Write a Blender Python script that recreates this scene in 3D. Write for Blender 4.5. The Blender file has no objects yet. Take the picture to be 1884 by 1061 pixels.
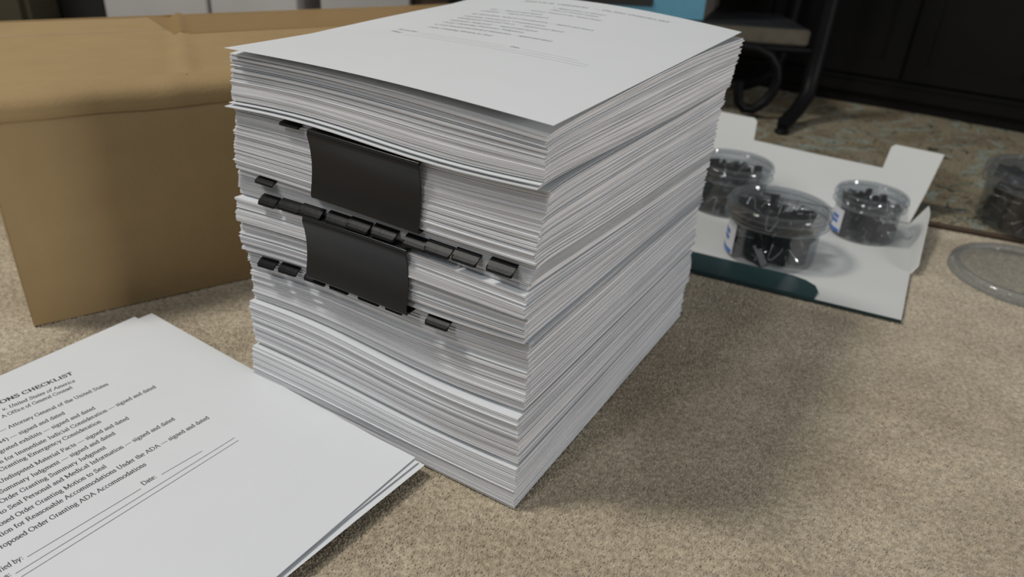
import bpy, bmesh, math, random
from mathutils import Vector, Matrix
import numpy as np
R_ = math.radians
S = 0.01                                   # everything is written in centimetres
random.seed(7)
SC = bpy.context.scene
COL = SC.collection

# ---------------------------------------------------------------- camera, world, light, exposure
def cam_setup():
    pi, ro = R_(28.26), R_(3.84)
    fw = Vector((0, math.cos(pi), -math.sin(pi))); r = Vector((1, 0, 0)); u = r.cross(fw)
    r2 = math.cos(ro)*r + math.sin(ro)*u; u2 = -math.sin(ro)*r + math.cos(ro)*u
    m = Matrix((r2, u2, -fw)).transposed().to_4x4()
    m.translation = Vector((0, 0, 32.68*S))
    cd = bpy.data.cameras.new('camera'); co = bpy.data.objects.new('camera', cd); COL.objects.link(co)
    co.matrix_world = m
    cd.sensor_width = 36; cd.lens = 36*1401.7/1884; cd.clip_start = .01
    cd.dof.use_dof = True; cd.dof.focus_distance = .42; cd.dof.aperture_fstop = 8.5
    SC.camera = co
cam_setup()
W = bpy.data.worlds.new('room_ambience'); SC.world = W; W.use_nodes = True
bg = W.node_tree.nodes['Background']; bg.inputs[0].default_value = (.86, .93, 1, 1); bg.inputs[1].default_value = .20
def area(name, loc, target, size, power, color):
    l = bpy.data.lights.new(name, 'AREA'); l.shape = 'DISK'; l.size = size; l.energy = power; l.color = color
    o = bpy.data.objects.new(name, l); COL.objects.link(o); o.location = loc
    o.rotation_euler = (Vector(target)-Vector(loc)).to_track_quat('-Z', 'Y').to_euler()
area('ceiling_lamp', (-1.40, .40, 2.35), (.1, .5, 0), .50, 39, (1, .96, .89))
area('right_fill_light', (2.05, -.80, .66), (.1, .5, .1), .5, 20, (1, .98, .95))  # added unseen fill that brightens the tower's right face
area('front_left_fill_light', (-1.3, -.95, 2.2), (.0, .4, .1), .32, 11, (1, .98, .95))  # added fill out of view, lifts the tower's clipped face
vs = SC.view_settings; vs.view_transform = 'Standard'; vs.look = 'None'; vs.exposure = 0; vs.gamma = 1
SC.view_settings.use_curve_mapping = False

# ---------------------------------------------------------------- materials
def nmat(name):
    m = bpy.data.materials.new(name); m.use_nodes = True
    nt = m.node_tree; b = nt.nodes['Principled BSDF']
    return m, nt, b
def mat(name, col, rough=.6, metal=0, noise=0, nscale=60, bump=0, bscale=200, spec=.5, stretch=None, coat=0):
    m, nt, b = nmat(name)
    b.inputs['Base Color'].default_value = (*col, 1); b.inputs['Roughness'].default_value = rough
    b.inputs['Metallic'].default_value = metal; b.inputs['Specular IOR Level'].default_value = spec
    b.inputs['Coat Weight'].default_value = coat
    tc = nt.nodes.new('ShaderNodeTexCoord'); mp = nt.nodes.new('ShaderNodeMapping')
    nt.links.new(tc.outputs['Object'], mp.inputs[0])
    if stretch: mp.inputs['Scale'].default_value = stretch
    if noise:
        n = nt.nodes.new('ShaderNodeTexNoise'); n.inputs['Scale'].default_value = nscale; n.inputs['Detail'].default_value = 4
        nt.links.new(mp.outputs[0], n.inputs[0])
        mx = nt.nodes.new('ShaderNodeMix'); mx.data_type = 'RGBA'
        mx.inputs[6].default_value = tuple(c*(1-noise) for c in col)+(1,)
        mx.inputs[7].default_value = tuple(min(1, c*(1+noise)) for c in col)+(1,)
        nt.links.new(n.outputs[0], mx.inputs[0]); nt.links.new(mx.outputs[2], b.inputs['Base Color'])
    if bump:
        n = nt.nodes.new('ShaderNodeTexNoise'); n.inputs['Scale'].default_value = bscale; n.inputs['Detail'].default_value = 3
        nt.links.new(mp.outputs[0], n.inputs[0])
        bp = nt.nodes.new('ShaderNodeBump'); bp.inputs['Strength'].default_value = bump; bp.inputs['Distance'].default_value = .001
        nt.links.new(n.outputs[0], bp.inputs['Height']); nt.links.new(bp.outputs[0], b.inputs['Normal'])
    return m
M = {}
M['paper'] = mat('white_paper', (.70, .722, .745), .42, noise=.02, nscale=40, bump=.04, bscale=500, spec=.35)
# cut edges of many sheets: fine lines along the height of the stack
def edges_mat():
    m, nt, b = nmat('paper_sheet_edges')
    uv = nt.nodes.new('ShaderNodeUVMap'); mp = nt.nodes.new('ShaderNodeMapping'); mp.inputs['Scale'].default_value = (.007, 1, 1)
    nt.links.new(uv.outputs[0], mp.inputs[0])
    def line(sc, p0, p1, lo, hi):
        n = nt.nodes.new('ShaderNodeTexNoise'); n.noise_dimensions = '2D'; n.inputs['Scale'].default_value = sc; n.inputs['Detail'].default_value = 1.5
        nt.links.new(mp.outputs[0], n.inputs[0])
        r = nt.nodes.new('ShaderNodeMapRange'); r.inputs['From Min'].default_value = p0; r.inputs['From Max'].default_value = p1
        r.inputs['To Min'].default_value = lo; r.inputs['To Max'].default_value = hi
        nt.links.new(n.outputs[0], r.inputs[0]); return r, n
    a, an = line(20, .36, .50, .70, 1); c, _ = line(3.2, .3, .7, .86, 1.06)
    mu = nt.nodes.new('ShaderNodeMath'); mu.operation = 'MULTIPLY'; nt.links.new(a.outputs[0], mu.inputs[0]); nt.links.new(c.outputs[0], mu.inputs[1])
    mx = nt.nodes.new('ShaderNodeMix'); mx.data_type = 'RGBA'; mx.inputs[6].default_value = (0, 0, 0, 1); mx.inputs[7].default_value = (.76, .755, .78, 1)
    nt.links.new(mu.outputs[0], mx.inputs[0]); nt.links.new(mx.outputs[2], b.inputs['Base Color'])
    bp = nt.nodes.new('ShaderNodeBump'); bp.inputs['Strength'].default_value = .5; bp.inputs['Distance'].default_value = .0004
    nt.links.new(an.outputs[0], bp.inputs['Height']); nt.links.new(bp.outputs[0], b.inputs['Normal'])
    b.inputs['Roughness'].default_value = .75; b.inputs['Specular IOR Level'].default_value = .2
    return m
M['edges'] = edges_mat()
M['ink'] = mat('printed_toner', (.05, .05, .055), .5)
M['glare_ink'] = mat('toner_with_painted_glare', (.50, .51, .52), .25, spec=.6)  # glare on the toner is put into the colour: paler than real ink
M['black_metal'] = mat('black_enamelled_steel', (.008, .008, .009), .27, noise=.15, nscale=90, spec=.35)
M['tab'] = mat('black_plastic_tab', (.004, .004, .005), .4, bump=.1, bscale=300, spec=.18)
M['silver'] = mat('nickel_wire', (.75, .75, .74), .18, metal=1)
M['board'] = mat('brown_corrugated_cardboard', (.345, .24, .118), .8, noise=.09, nscale=35, bump=.25, bscale=350, spec=.25)
M['board_dark'] = mat('cardboard_crease', (.26, .17, .09), .85, noise=.1, nscale=60, spec=.2)
M['tape'] = mat('tan_packing_tape', (.29, .175, .06), .33, noise=.08, nscale=25, bump=.15, bscale=60, spec=.5)
M['carton'] = mat('white_carton_board', (.60, .61, .60), .6, noise=.03, nscale=20, spec=.3)
M['carton_green'] = mat('dark_teal_carton_print', (.018, .045, .05), .4)
M['lid_blue'] = mat('pale_blue_storage_box', (.10, .30, .42), .6, noise=.08, nscale=60, bump=.2, bscale=400)
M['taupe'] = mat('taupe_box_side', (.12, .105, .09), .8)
M['grey_carton'] = mat('grey_white_carton', (.42, .41, .41), .7, noise=.08, nscale=12)
M['brown_wood'] = mat('dark_brown_board', (.05, .03, .018), .6, noise=.2, nscale=20)
M['olive'] = mat('dark_olive_fabric', (.045, .038, .022), .9, noise=.2, nscale=200, bump=.4, bscale=500)
M['black'] = mat('matt_black_plastic', (.008, .008, .008), .5)
M['cabinet'] = mat('near_black_lacquer', (.006, .0055, .0055), .4, noise=.3, nscale=12, spec=.2)
M['iron'] = mat('black_wrought_iron', (.004, .004, .0045), .5, spec=.15, bump=.3, bscale=120)
M['slate'] = mat('mottled_slate', (.014, .016, .018), .5, noise=.5, nscale=25)
M['stone'] = mat('beige_mottled_stone', (.085, .072, .05), .75, noise=.6, nscale=45)
M['carton_pale'] = mat('torn_pale_board', (.50, .42, .29), .8)
M['label'] = mat('white_jar_label', (.66, .67, .72), .5)
M['blue'] = mat('blue_label_print', (.05, .16, .50), .5)
M['wall'] = mat('dim_beige_wall_paint', (.30, .27, .22), .9, noise=.04, nscale=5)
def clear(name, tint, diff, dcol=(.7, .72, .74)):
    m = bpy.data.materials.new(name); m.use_nodes = True; nt = m.node_tree; nt.nodes.clear()
    out = nt.nodes.new('ShaderNodeOutputMaterial')
    tr = nt.nodes.new('ShaderNodeBsdfTransparent'); tr.inputs[0].default_value = (*tint, 1)
    gl = nt.nodes.new('ShaderNodeBsdfGlossy'); gl.inputs['Roughness'].default_value = .06
    df = nt.nodes.new('ShaderNodeBsdfDiffuse'); df.inputs[0].default_value = (*dcol, 1)
    lw = nt.nodes.new('ShaderNodeLayerWeight'); lw.inputs[0].default_value = .28
    mul = nt.nodes.new('ShaderNodeMath'); mul.operation = 'MULTIPLY_ADD'; mul.inputs[1].default_value = .30; mul.inputs[2].default_value = .03
    nt.links.new(lw.outputs['Facing'], mul.inputs[0])
    a = nt.nodes.new('ShaderNodeMixShader'); a.inputs[0].default_value = diff
    b = nt.nodes.new('ShaderNodeMixShader')
    nt.links.new(tr.outputs[0], a.inputs[1]); nt.links.new(df.outputs[0], a.inputs[2])
    nt.links.new(mul.outputs[0], b.inputs[0]); nt.links.new(a.outputs[0], b.inputs[1]); nt.links.new(gl.outputs[0], b.inputs[2])
    nt.links.new(b.outputs[0], out.inputs[0]); return m
M['clear'] = clear('clear_plastic', (.86, .87, .88), .012)
M['clear_lid'] = clear('slightly_milky_clear_plastic', (.86, .88, .90), .05)

def carpet_mat():
    m, nt, b = nmat('beige_plush_carpet')
    tc = nt.nodes.new('ShaderNodeTexCoord')
    n1 = nt.nodes.new('ShaderNodeTexNoise'); n1.inputs['Scale'].default_value = 14; n1.inputs['Detail'].default_value = 5
    n2 = nt.nodes.new('ShaderNodeTexNoise'); n2.inputs['Scale'].default_value = 330; n2.inputs['Detail'].default_value = 2
    for n in (n1, n2): nt.links.new(tc.outputs['Object'], n.inputs[0])
    r1 = nt.nodes.new('ShaderNodeValToRGB'); r1.color_ramp.elements[0].position = .36; r1.color_ramp.elements[1].position = .66
    r1.color_ramp.elements[0].color = (.385, .325, .24, 1); r1.color_ramp.elements[1].color = (.49, .425, .322, 1)
    mx = nt.nodes.new('ShaderNodeMix'); mx.data_type = 'RGBA'; mx.blend_type = 'MULTIPLY'; mx.inputs[0].default_value = 1
    r2 = nt.nodes.new('ShaderNodeValToRGB'); r2.color_ramp.elements[0].position = .3; r2.color_ramp.elements[1].position = .7
    r2.color_ramp.elements[0].color = (.70, .69, .67, 1); r2.color_ramp.elements[1].color = (1.22, 1.22, 1.22, 1)
    nt.links.new(n1.outputs[0], r1.inputs[0]); nt.links.new(n2.outputs[0], r2.inputs[0])
    nt.links.new(r1.outputs[0], mx.inputs[6]); nt.links.new(r2.outputs[0], mx.inputs[7])
    nt.links.new(mx.outputs[2], b.inputs['Base Color']); b.inputs['Roughness'].default_value = 1
    b.inputs['Specular IOR Level'].default_value = .1
    b.inputs['Sheen Weight'].default_value = .25
    return m
M['carpet'] = carpet_mat()
def rug_mat():
    m, nt, b = nmat('floral_rug_weave')
    tc = nt.nodes.new('ShaderNodeTexCoord')
    def noise(sc, det=3, dist=0):
        n = nt.nodes.new('ShaderNodeTexNoise'); n.inputs['Scale'].default_value = sc; n.inputs['Detail'].default_value = det
        n.inputs['Distortion'].default_value = dist; nt.links.new(tc.outputs['Object'], n.inputs[0]); return n
    def ramp(n, p0, p1):
        r = nt.nodes.new('ShaderNodeValToRGB'); r.color_ramp.elements[0].position = p0; r.color_ramp.elements[1].position = p1
        nt.links.new(n.outputs[0], r.inputs[0]); return r
    base = (.36, .31, .215, 1); cur = None
    def over(prev, col, fac):
        mx = nt.nodes.new('ShaderNodeMix'); mx.data_type = 'RGBA'
        if prev is None: mx.inputs[6].default_value = base
        else: nt.links.new(prev, mx.inputs[6])
        mx.inputs[7].default_value = col; nt.links.new(fac, mx.inputs[0]); return mx.outputs[2]
    cur = over(None, (.27, .215, .14, 1), ramp(noise(9, 4, 1), .45, .6).outputs[0])
    cur = over(cur, (.37, .40, .34, 1), ramp(noise(13, 2, 3), .56, .62).outputs[0])
    cur = over(cur, (.15, .19, .15, 1), ramp(noise(22, 2, 4), .60, .66).outputs[0])
    cur = over(cur, (.03, .032, .028, 1), ramp(noise(17, 1, 5), .67, .71).outputs[0])
    mx = nt.nodes.new('ShaderNodeMix'); mx.data_type = 'RGBA'; mx.blend_type = 'MULTIPLY'; mx.inputs[0].default_value = 1
    nt.links.new(cur, mx.inputs[6]); nt.links.new(ramp(noise(400, 2), .1, .75).outputs[0], mx.inputs[7])
    nt.links.new(mx.outputs[2], b.inputs['Base Color']); b.inputs['Roughness'].default_value = .95
    b.inputs['Specular IOR Level'].default_value = .1
    return m
M['rug'] = rug_mat()

# ---------------------------------------------------------------- helpers
def link(name, verts, faces, m, parent=None, smooth=False, loc=None, rot=None):
    me = bpy.data.meshes.new(name)
    me.from_pydata([(v[0]*S, v[1]*S, v[2]*S) for v in verts], [], faces); me.update()
    if isinstance(m, (list, tuple)):
        for q in m: me.materials.append(q)
    else: me.materials.append(m)
    if smooth:
        for p in me.polygons: p.use_smooth = True
    if smooth: me.set_sharp_from_angle(angle=R_(50))
    o = bpy.data.objects.new(name, me); COL.objects.link(o)
    if parent: o.parent = parent
    if loc: o.location = Vector(loc)*S
    if rot: o.rotation_euler = rot
    return o
def tag(o, label=None, cat=None, group=None, kind=None):
    if label: o['label'] = label
    if cat: o['category'] = cat
    if group: o['group'] = group
    if kind: o['kind'] = kind
    return o
def empty(name, loc=(0, 0, 0), rz=0, label=None, cat=None, group=None):
    o = bpy.data.objects.new(name, None); COL.objects.link(o); o.empty_display_size = .02
    o.location = Vector(loc)*S; o.rotation_euler = (0, 0, rz)
    return tag(o, label, cat, group)
class MB:
    def __init__(s): s.v = []; s.f = []
    def add(s, v, f):
        n = len(s.v); s.v += [tuple(q) for q in v]; s.f += [tuple(i+n for i in q) for q in f]; return s
    def box(s, x0, y0, z0, x1, y1, z1, b=0):
        if b:
            bm = bmesh.new(); bmesh.ops.create_cube(bm, size=1)
            for q in bm.verts: q.co = Vector(((x0+x1)/2+q.co.x*(x1-x0), (y0+y1)/2+q.co.y*(y1-y0), (z0+z1)/2+q.co.z*(z1-z0)))
            bmesh.ops.bevel(bm, geom=bm.edges[:], offset=b, segments=2, affect='EDGES'); bm.verts.index_update()
            s.add([q.co[:] for q in bm.verts], [[w.index for w in f.verts] for f in bm.faces]); bm.free(); return s
        return s.add([(x0,y0,z0),(x1,y0,z0),(x1,y1,z0),(x0,y1,z0),(x0,y0,z1),(x1,y0,z1),(x1,y1,z1),(x0,y1,z1)],
                     [(0,3,2,1),(4,5,6,7),(0,1,5,4),(1,2,6,5),(2,3,7,6),(3,0,4,7)])
    def prism(s, pts, off):                 # planar polygon (3D points) thickened by the vector off
        n = len(pts); a = [Vector(q) for q in pts]; o = Vector(off)
        return s.add([q[:] for q in a]+[(q+o)[:] for q in a],
                     [tuple(range(n))[::-1], tuple(range(n, 2*n))]+[(i, (i+1) % n, n+(i+1) % n, n+i) for i in range(n)])
    def lathe(s, prof, cx=0, cy=0, n=48, a0=0, a1=2*math.pi):
        full = abs(a1-a0-2*math.pi) < 1e-6; m = n if full else n+1
        v = []; f = []
        for r, z in prof:
            for k in range(m):
                a = a0+(a1-a0)*k/n; v.append((cx+r*math.cos(a), cy+r*math.sin(a), z))
        for i in range(len(prof)-1):
            for k in range(n):
                k2 = (k+1) % m; f.append((i*m+k, i*m+k2, (i+1)*m+k2, (i+1)*m+k))
        return s.add(v, f)
    def tube(s, pts, r, n=8, closed=False):
        P = [Vector(q) for q in pts]; L = len(P); v = []; f = []; up = Vector((0, 0, 1)); prev = None
        for i in range(L):
            d = (P[(i+1) % L]-P[i-1]) if closed else (P[min(i+1, L-1)]-P[max(i-1, 0)])
            d.normalize()
            if prev is None:
                a = d.cross(up if abs(d.z) < .9 else Vector((1, 0, 0))).normalized()
            else: a = (prev-d*prev.dot(d)).normalized()
            prev = a; b = d.cross(a); rr = r[i] if isinstance(r, (list, tuple)) else r
            for k in range(n):
                t = 2*math.pi*k/n; v.append((P[i]+rr*(math.cos(t)*a+math.sin(t)*b))[:])
        for i in range(L if closed else L-1):
            j = (i+1) % L
            for k in range(n): f.append((i*n+k, i*n+(k+1) % n, j*n+(k+1) % n, j*n+k))
        if not closed: f += [tuple(range(n))[::-1], tuple(range((L-1)*n, L*n))]
        return s.add(v, f)
    def build(s, name, m, parent=None, smooth=False, **k): return link(name, s.v, s.f, m, parent, smooth, **k)

# ---------------------------------------------------------------- setting
fl = tag(MB().box(-320, -200, -4, 320, 400, -.15).build('floor', M['carpet']), kind='structure')
# boxes that tufts must keep clear of: (origin, unit a, length a, unit b, length b)
def frame(x, y, deg): t = R_(deg); return (x, y), (math.cos(t), math.sin(t)), (-math.sin(t), math.cos(t))
KEEP = []
def keep(org, ea, la, eb, lb): KEEP.append((np.array(org), np.array(ea), la, np.array(eb), lb))
keep((1.0, 33.4), (-math.cos(R_(29.6)), math.sin(R_(29.6))), 21.6, (math.sin(R_(29.6)), math.cos(R_(29.6))), 28)
keep((-36.7, 49.4), (math.cos(R_(37.1)), math.sin(R_(37.1))), 60, (-math.sin(R_(37.1)), math.cos(R_(37.1))), 30)
def pile():
    rng = np.random.default_rng(3)
    out = []
    for (x0, x1, y0, y1, sp) in ((-34, 42, 24, 52, .12), (-34, 46, 52, 60, .15), (-62, 66, 60, 84, .20), (-62, -34, 40, 60, .2), (42, 60, 40, 52, .16), (46, 60, 52, 60, .2)):
        gx, gy = np.meshgrid(np.arange(x0, x1, sp), np.arange(y0, y1, sp))
        q = np.stack([gx.ravel(), gy.ravel()], 1); q += rng.uniform(-.55, .55, q.shape)*sp
        # keep only what a camera near the photograph's could see, and clear of footprints
        ok = np.abs(q[:, 0]) < 6+.80*(q[:, 1]+8)
        for o, ea, la, eb, lb in KEEP:
            a = (q-o)@ea; b = (q-o)@eb
            ok &= ~((a > .25) & (a < la-.25) & (b > .25) & (b < lb-.25))
        q = q[ok]; out.append(np.concatenate([q, np.full((len(q), 1), sp)], 1))
    q = np.concatenate(out); n = len(q)
    ang = rng.uniform(0, 6.28, n); r = q[:, 2]*rng.uniform(.8, 1.3, n); h = rng.normal(0, .022, n)-.02+.014*np.sin(q[:, 0]*.9+np.sin(q[:, 1]*.7)*2)*np.sin(q[:, 1]*1.1)
    lean = rng.normal(0, .07, (n, 2))+np.array([.03, -.02])
    V = np.zeros((n, 5, 3))
    for k in range(4):
        V[:, k, 0] = q[:, 0]+r*np.cos(ang+k*1.571); V[:, k, 1] = q[:, 1]+r*np.sin(ang+k*1.571); V[:, k, 2] = -.17
    V[:, 4, :2] = q[:, :2]+lean*.8; V[:, 4, 2] = h
    F = np.array([(0, 1, 4), (1, 2, 4), (2, 3, 4), (3, 0, 4)])
    F = (F[None]+5*np.arange(n)[:, None, None]).reshape(-1, 3)
    me = bpy.data.meshes.new('carpet_pile'); me.vertices.add(n*5); me.vertices.foreach_set('co', (V*S).ravel())
    me.loops.add(len(F)*3); me.loops.foreach_set('vertex_index', F.ravel().astype(np.int32))
    me.polygons.add(len(F)); me.polygons.foreach_set('loop_start', np.arange(0, len(F)*3, 3, dtype=np.int32))
    me.update(calc_edges=True); me.materials.append(M['carpet'])
    me.polygons.foreach_set('use_smooth', np.ones(len(F), dtype=bool))
    o = bpy.data.objects.new('carpet_pile', me); COL.objects.link(o)
    tag(o, 'beige plush carpet pile covering the floor under the papers', 'carpet', kind='stuff')
pile()
tag(MB().box(-320, 230, -.35, 320, 236, 240).build('wall_back', M['wall']), kind='structure')
tag(MB().box(-320, 227.5, -.35, 320, 230, 9).build('baseboard_back', M['carton']), kind='structure')

# rug, lying on the carpet behind the carton
def rug():
    (ox, oy), a, b = frame(0, 0, -20)
    def P(x, y, z): return (46.8+a[0]*x+b[0]*y, 83.3+a[1]*x+b[1]*y, z)
    nx, ny = 60, 30; v = []; f = []
    X = [-33+113*i/nx for i in range(nx+1)]; Y = [110*j/ny for j in range(ny+1)]
    for j in range(ny+1):
        for i in range(nx+1):
            v.append(P(X[i], Y[j], .62+.10*math.sin(X[i]*.21+Y[j]*.13)+(0 if 0 < j < ny and 0 < i < nx else -.15)))
    for j in range(ny):
        for i in range(nx): f.append((j*(nx+1)+i, j*(nx+1)+i+1, (j+1)*(nx+1)+i+1, (j+1)*(nx+1)+i))
    e = empty('area_rug', P(5, 50, 0), 0, 'beige floral area rug with green and black sprigs under the black furniture', 'rug')
    inv = -Vector(P(5, 50, 0))
    mv = lambda L: [(q[0]+inv.x, q[1]+inv.y, q[2]) for q in L]
    link('weave', mv(v), f, M['rug'], e, True)
    edge = MB()
    edge.tube([P(x, -.05, .32) for x in X], .3, 8)
    o = link('bound_edge', mv(edge.v), edge.f, M['brown_wood'], e, True); o['label'] = 'dark bound edge'
rug()

# ---------------------------------------------------------------- the tower of paper
PA, PB = 21.59, 27.94
Z6 = .6
# boundary: x, y of the near corner, yaw, height at near / left / right corner, wave along the short side (1x, 2x), bump
BD = {
 'Atop': (1.06, 33.93, 31.2, 21.80, 22.15, 22.86, .30, 0, .10),
 'Abot': (1.23, 34.02, 30.4, 19.55, 19.40, 19.40, .05, .18, .10),
 'Btop': (1.45, 34.22, 29.4, 18.88, 18.75, 19.15, .00, .10, .12),
 'Bbot': (1.06, 34.09, 30.0, 15.10, 15.19, 14.35, .00, .05, .16),
 'Ctop': (.70, 33.90, 30.3, 13.42, 13.24, 12.75, .32, .00, .05),
 'Cbot': (.88, 34.23, 29.8, 10.38, 9.50, 10.30, .10, .15, .10),
 'Dtop': (1.15, 34.62, 29.4, 9.64, 8.97, 9.48, .10, .15, .05),
 'Dbot': (1.10, 34.50, 30.0, 5.80, 5.75, 5.75, .00, .24, 0),
 'Etop': (.81, 34.05, 30.1, 5.50, 5.62, 5.58, .00, .24, 0),
 'Ebot': (.95, 33.90, 30.1, 2.42, 2.54, 2.70, -.10, .14, 0),
 'Ftop': (.90, 33.75, 29.7, 2.10, 2.28, 2.38, -.10, .14, 0),
 'Fbot': (.98, 33.35, 29.5, -.55, -.55, -.55, 0, 0, 0),
}
def lerp(a, b, t): return tuple(p+(q-p)*t for p, q in zip(a, b))
def zof(st, a, b):
    _, _, _, zF, zL, zR, a1, a2, a3 = st; A = a/PA; B = b/PB; u = 1-A
    z = zF+(zL-zF)*A+(zR-zF)*B+Z6
    z += (a1*math.sin(math.pi*u)+a2*math.sin(2*math.pi*u))*(1-.8*B)
    if zF > 20: z += (zF-19.5)/2.3*.38*4*B*(1-B)*(1-.6*A)
    z += a3*1.6*math.exp(-b/7)*(1-math.exp(-b/1.3))*(1-A*.7) + a3*.35*math.sin(7*B+zF)*(1-A)
    return z
def axes(yaw):
    t = R_(yaw); return (-math.cos(t), math.sin(t)), (math.sin(t), math.cos(t))
def world(st, a, b, da=0, db=0):
    eL, eR = axes(st[2]); a += da; b += db
    return st[0]+eL[0]*a+eR[0]*b, st[1]+eL[1]*a+eR[1]*b
UA = [0, .03, .08, .14, .21, .28, .36, .44, .52, .60, .68, .76, .84, .91, .96, 1]
UB = [0, .02, .05, .1, .18, .3, .45, .62, .8, 1]
def slab(name, st0, st1, da, db, dyaw, parent, gap=.012, m=None, lev=None):
    """a run of sheets lying together: grid top and bottom plus cut edges"""
    mid = lerp(st0, st1, .5); mid = mid[:2]+(mid[2]+dyaw,)+mid[3:]
    v = []; f = []; mi = []
    na, nb = len(UA), len(UB)
    for st, s in ((st0, gap/2), (st1, -gap/2)):
        for j in UB:
            for i in UA:
                x, y = world(mid, i*PA, j*PB, da, db)
                v.append((x, y, zof(st, i*PA, j*PB)+s))
    n = na*nb
    for j in range(nb-1):
        for i in range(na-1):
            q = (j*na+i, j*na+i+1, (j+1)*na+i+1, (j+1)*na+i)
            f.append(q); mi.append(0); f.append(tuple(n+k for k in q[::-1])); mi.append(0)
    ring = [i for i in range(na)]+[j*na+na-1 for j in range(1, nb)]+[(nb-1)*na+i for i in range(na-2, -1, -1)]+[j*na for j in range(nb-2, 0, -1)]
    for k in range(len(ring)):
        p, q = ring[k], ring[(k+1) % len(ring)]; f.append((q, p, n+p, n+q)); mi.append(1)
    o = link(name, v, f, [M['paper'], m or M['edges']], parent, False)
    o.data.polygons.foreach_set('material_index', mi)
    # sheet-edge lines run along the cut sides: u is the way round, v the height in the pile
    if lev is None: lev = (st0[3], st1[3])
    uvl = o.data.uv_layers.new(name='UVMap'); pos = {}; L = 0
    for k, i in enumerate(ring):
        pos[i] = L; j = ring[(k+1) % len(ring)]; L += math.dist(v[i], v[j])
    arr = np.zeros((len(o.data.loops), 2), dtype=np.float32); vi = np.zeros(len(o.data.loops), dtype=np.int32)
    o.data.loops.foreach_get('vertex_index', vi)
    for q in range(len(vi)):
        i = int(vi[q]); arr[q] = (pos.get(i % n, 0), lev[0] if i < n else lev[1])
    uvl.data.foreach_set('uv', arr.ravel())
    return o
def stack(name, bot, top, tk, label, cat, seed, jit=.035, skew=None, top_prot=None):
    random.seed(seed)
    b, t = BD[bot] if isinstance(bot, str) else bot, BD[top] if isinstance(top, str) else top
    e = empty(name, (b[0], b[1], b[3]+Z6), 0, label, cat)
    e.location = (0, 0, 0)
    H = (t[3]-b[3]+t[4]-b[4])/2
    ts = [0]
    while ts[-1] < 1:
        d = random.choice((tk*.35, tk*.5, tk*.8, tk, tk*1.3, tk*2.2))*random.uniform(.8, 1.2)/H
        ts.append(ts[-1]+d)
    ts = [x/ts[-1] for x in ts]
    oa = ob = 0; n = len(ts)-1
    for k in range(n):
        oa = oa*.75+random.gauss(0, jit); ob = ob*.75+random.gauss(0, jit)
        da, db = oa, ob
        if random.random() < .12: db -= random.uniform(.03, .10)
        if skew: s = skew((ts[k]+ts[k+1])/2); da += s[0]; db += s[1]
        if k == n-1 and top_prot: da += top_prot[0]; db += top_prot[1]
        slab('sheet', lerp(b, t, ts[k]), lerp(b, t, ts[k+1]), da, db, random.gauss(0, .10), e, gap=min(random.choice((.012, .022, .038)), .3*H*(ts[k+1]-ts[k])), lev=(seed*7+H*ts[k], seed*7+H*ts[k+1]))
    return e
stack('paper_stack', 'Fbot', 'Ftop', .085, 'lowest ream of white paper, resting on the carpet at the foot of the tower', 'paper stack', 11, .02)
stack('paper_stack', 'Ebot', 'Etop', .072, 'second ream from the bottom of the tower, with a bright ledge sticking out on top', 'paper stack', 12, .03)
stack('paper_stack', 'Dbot', 'Dtop', .072, 'ream of paper in the tower just below the lower binder clip', 'paper stack', 13, .04)
stack('paper_bundle', 'Cbot', 'Ctop', .072, 'bundle of paper held by the lower black binder clip', 'paper bundle', 14, .045)
stack('paper_bundle', 'Bbot', 'Btop', .072, 'bundle of paper held by the upper black binder clip', 'paper bundle', 15, .035)
stack('paper_stack', 'Abot', 'Atop', .062, 'topmost loose ream of the tower, directly under the printed top sheet', 'paper stack', 16, .03,
      skew=lambda t: (0, .12*math.exp(-((t-.75)/.2)**2)))

# two loose leaves that stick out between the two uppermost bundles
def shift(st, dz, **k):
    s = list(st); s[3] += dz; s[4] += dz; s[5] += dz
    for i, q in k.items(): s[int(i[1:])] += q
    return tuple(s)
A0 = BD['Abot']
tag(slab('paper_sheet', shift(A0, -.13), shift(A0, -.07), .10, -.30, .1, None), 'thin loose leaves poking out just under the topmost ream', 'paper')
tag(slab('paper_sheet', shift(A0, -.34), shift(A0, -.27), .22, -.36, -.35, None), 'long loose leaf jutting out above the upper binder clip', 'paper')
tag(slab('paper_sheet', shift(BD['Btop'], .02), shift(BD['Btop'], .07), -.05, .05, .5, None), 'flat loose leaf lying on the upper clipped bundle', 'paper')

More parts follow.
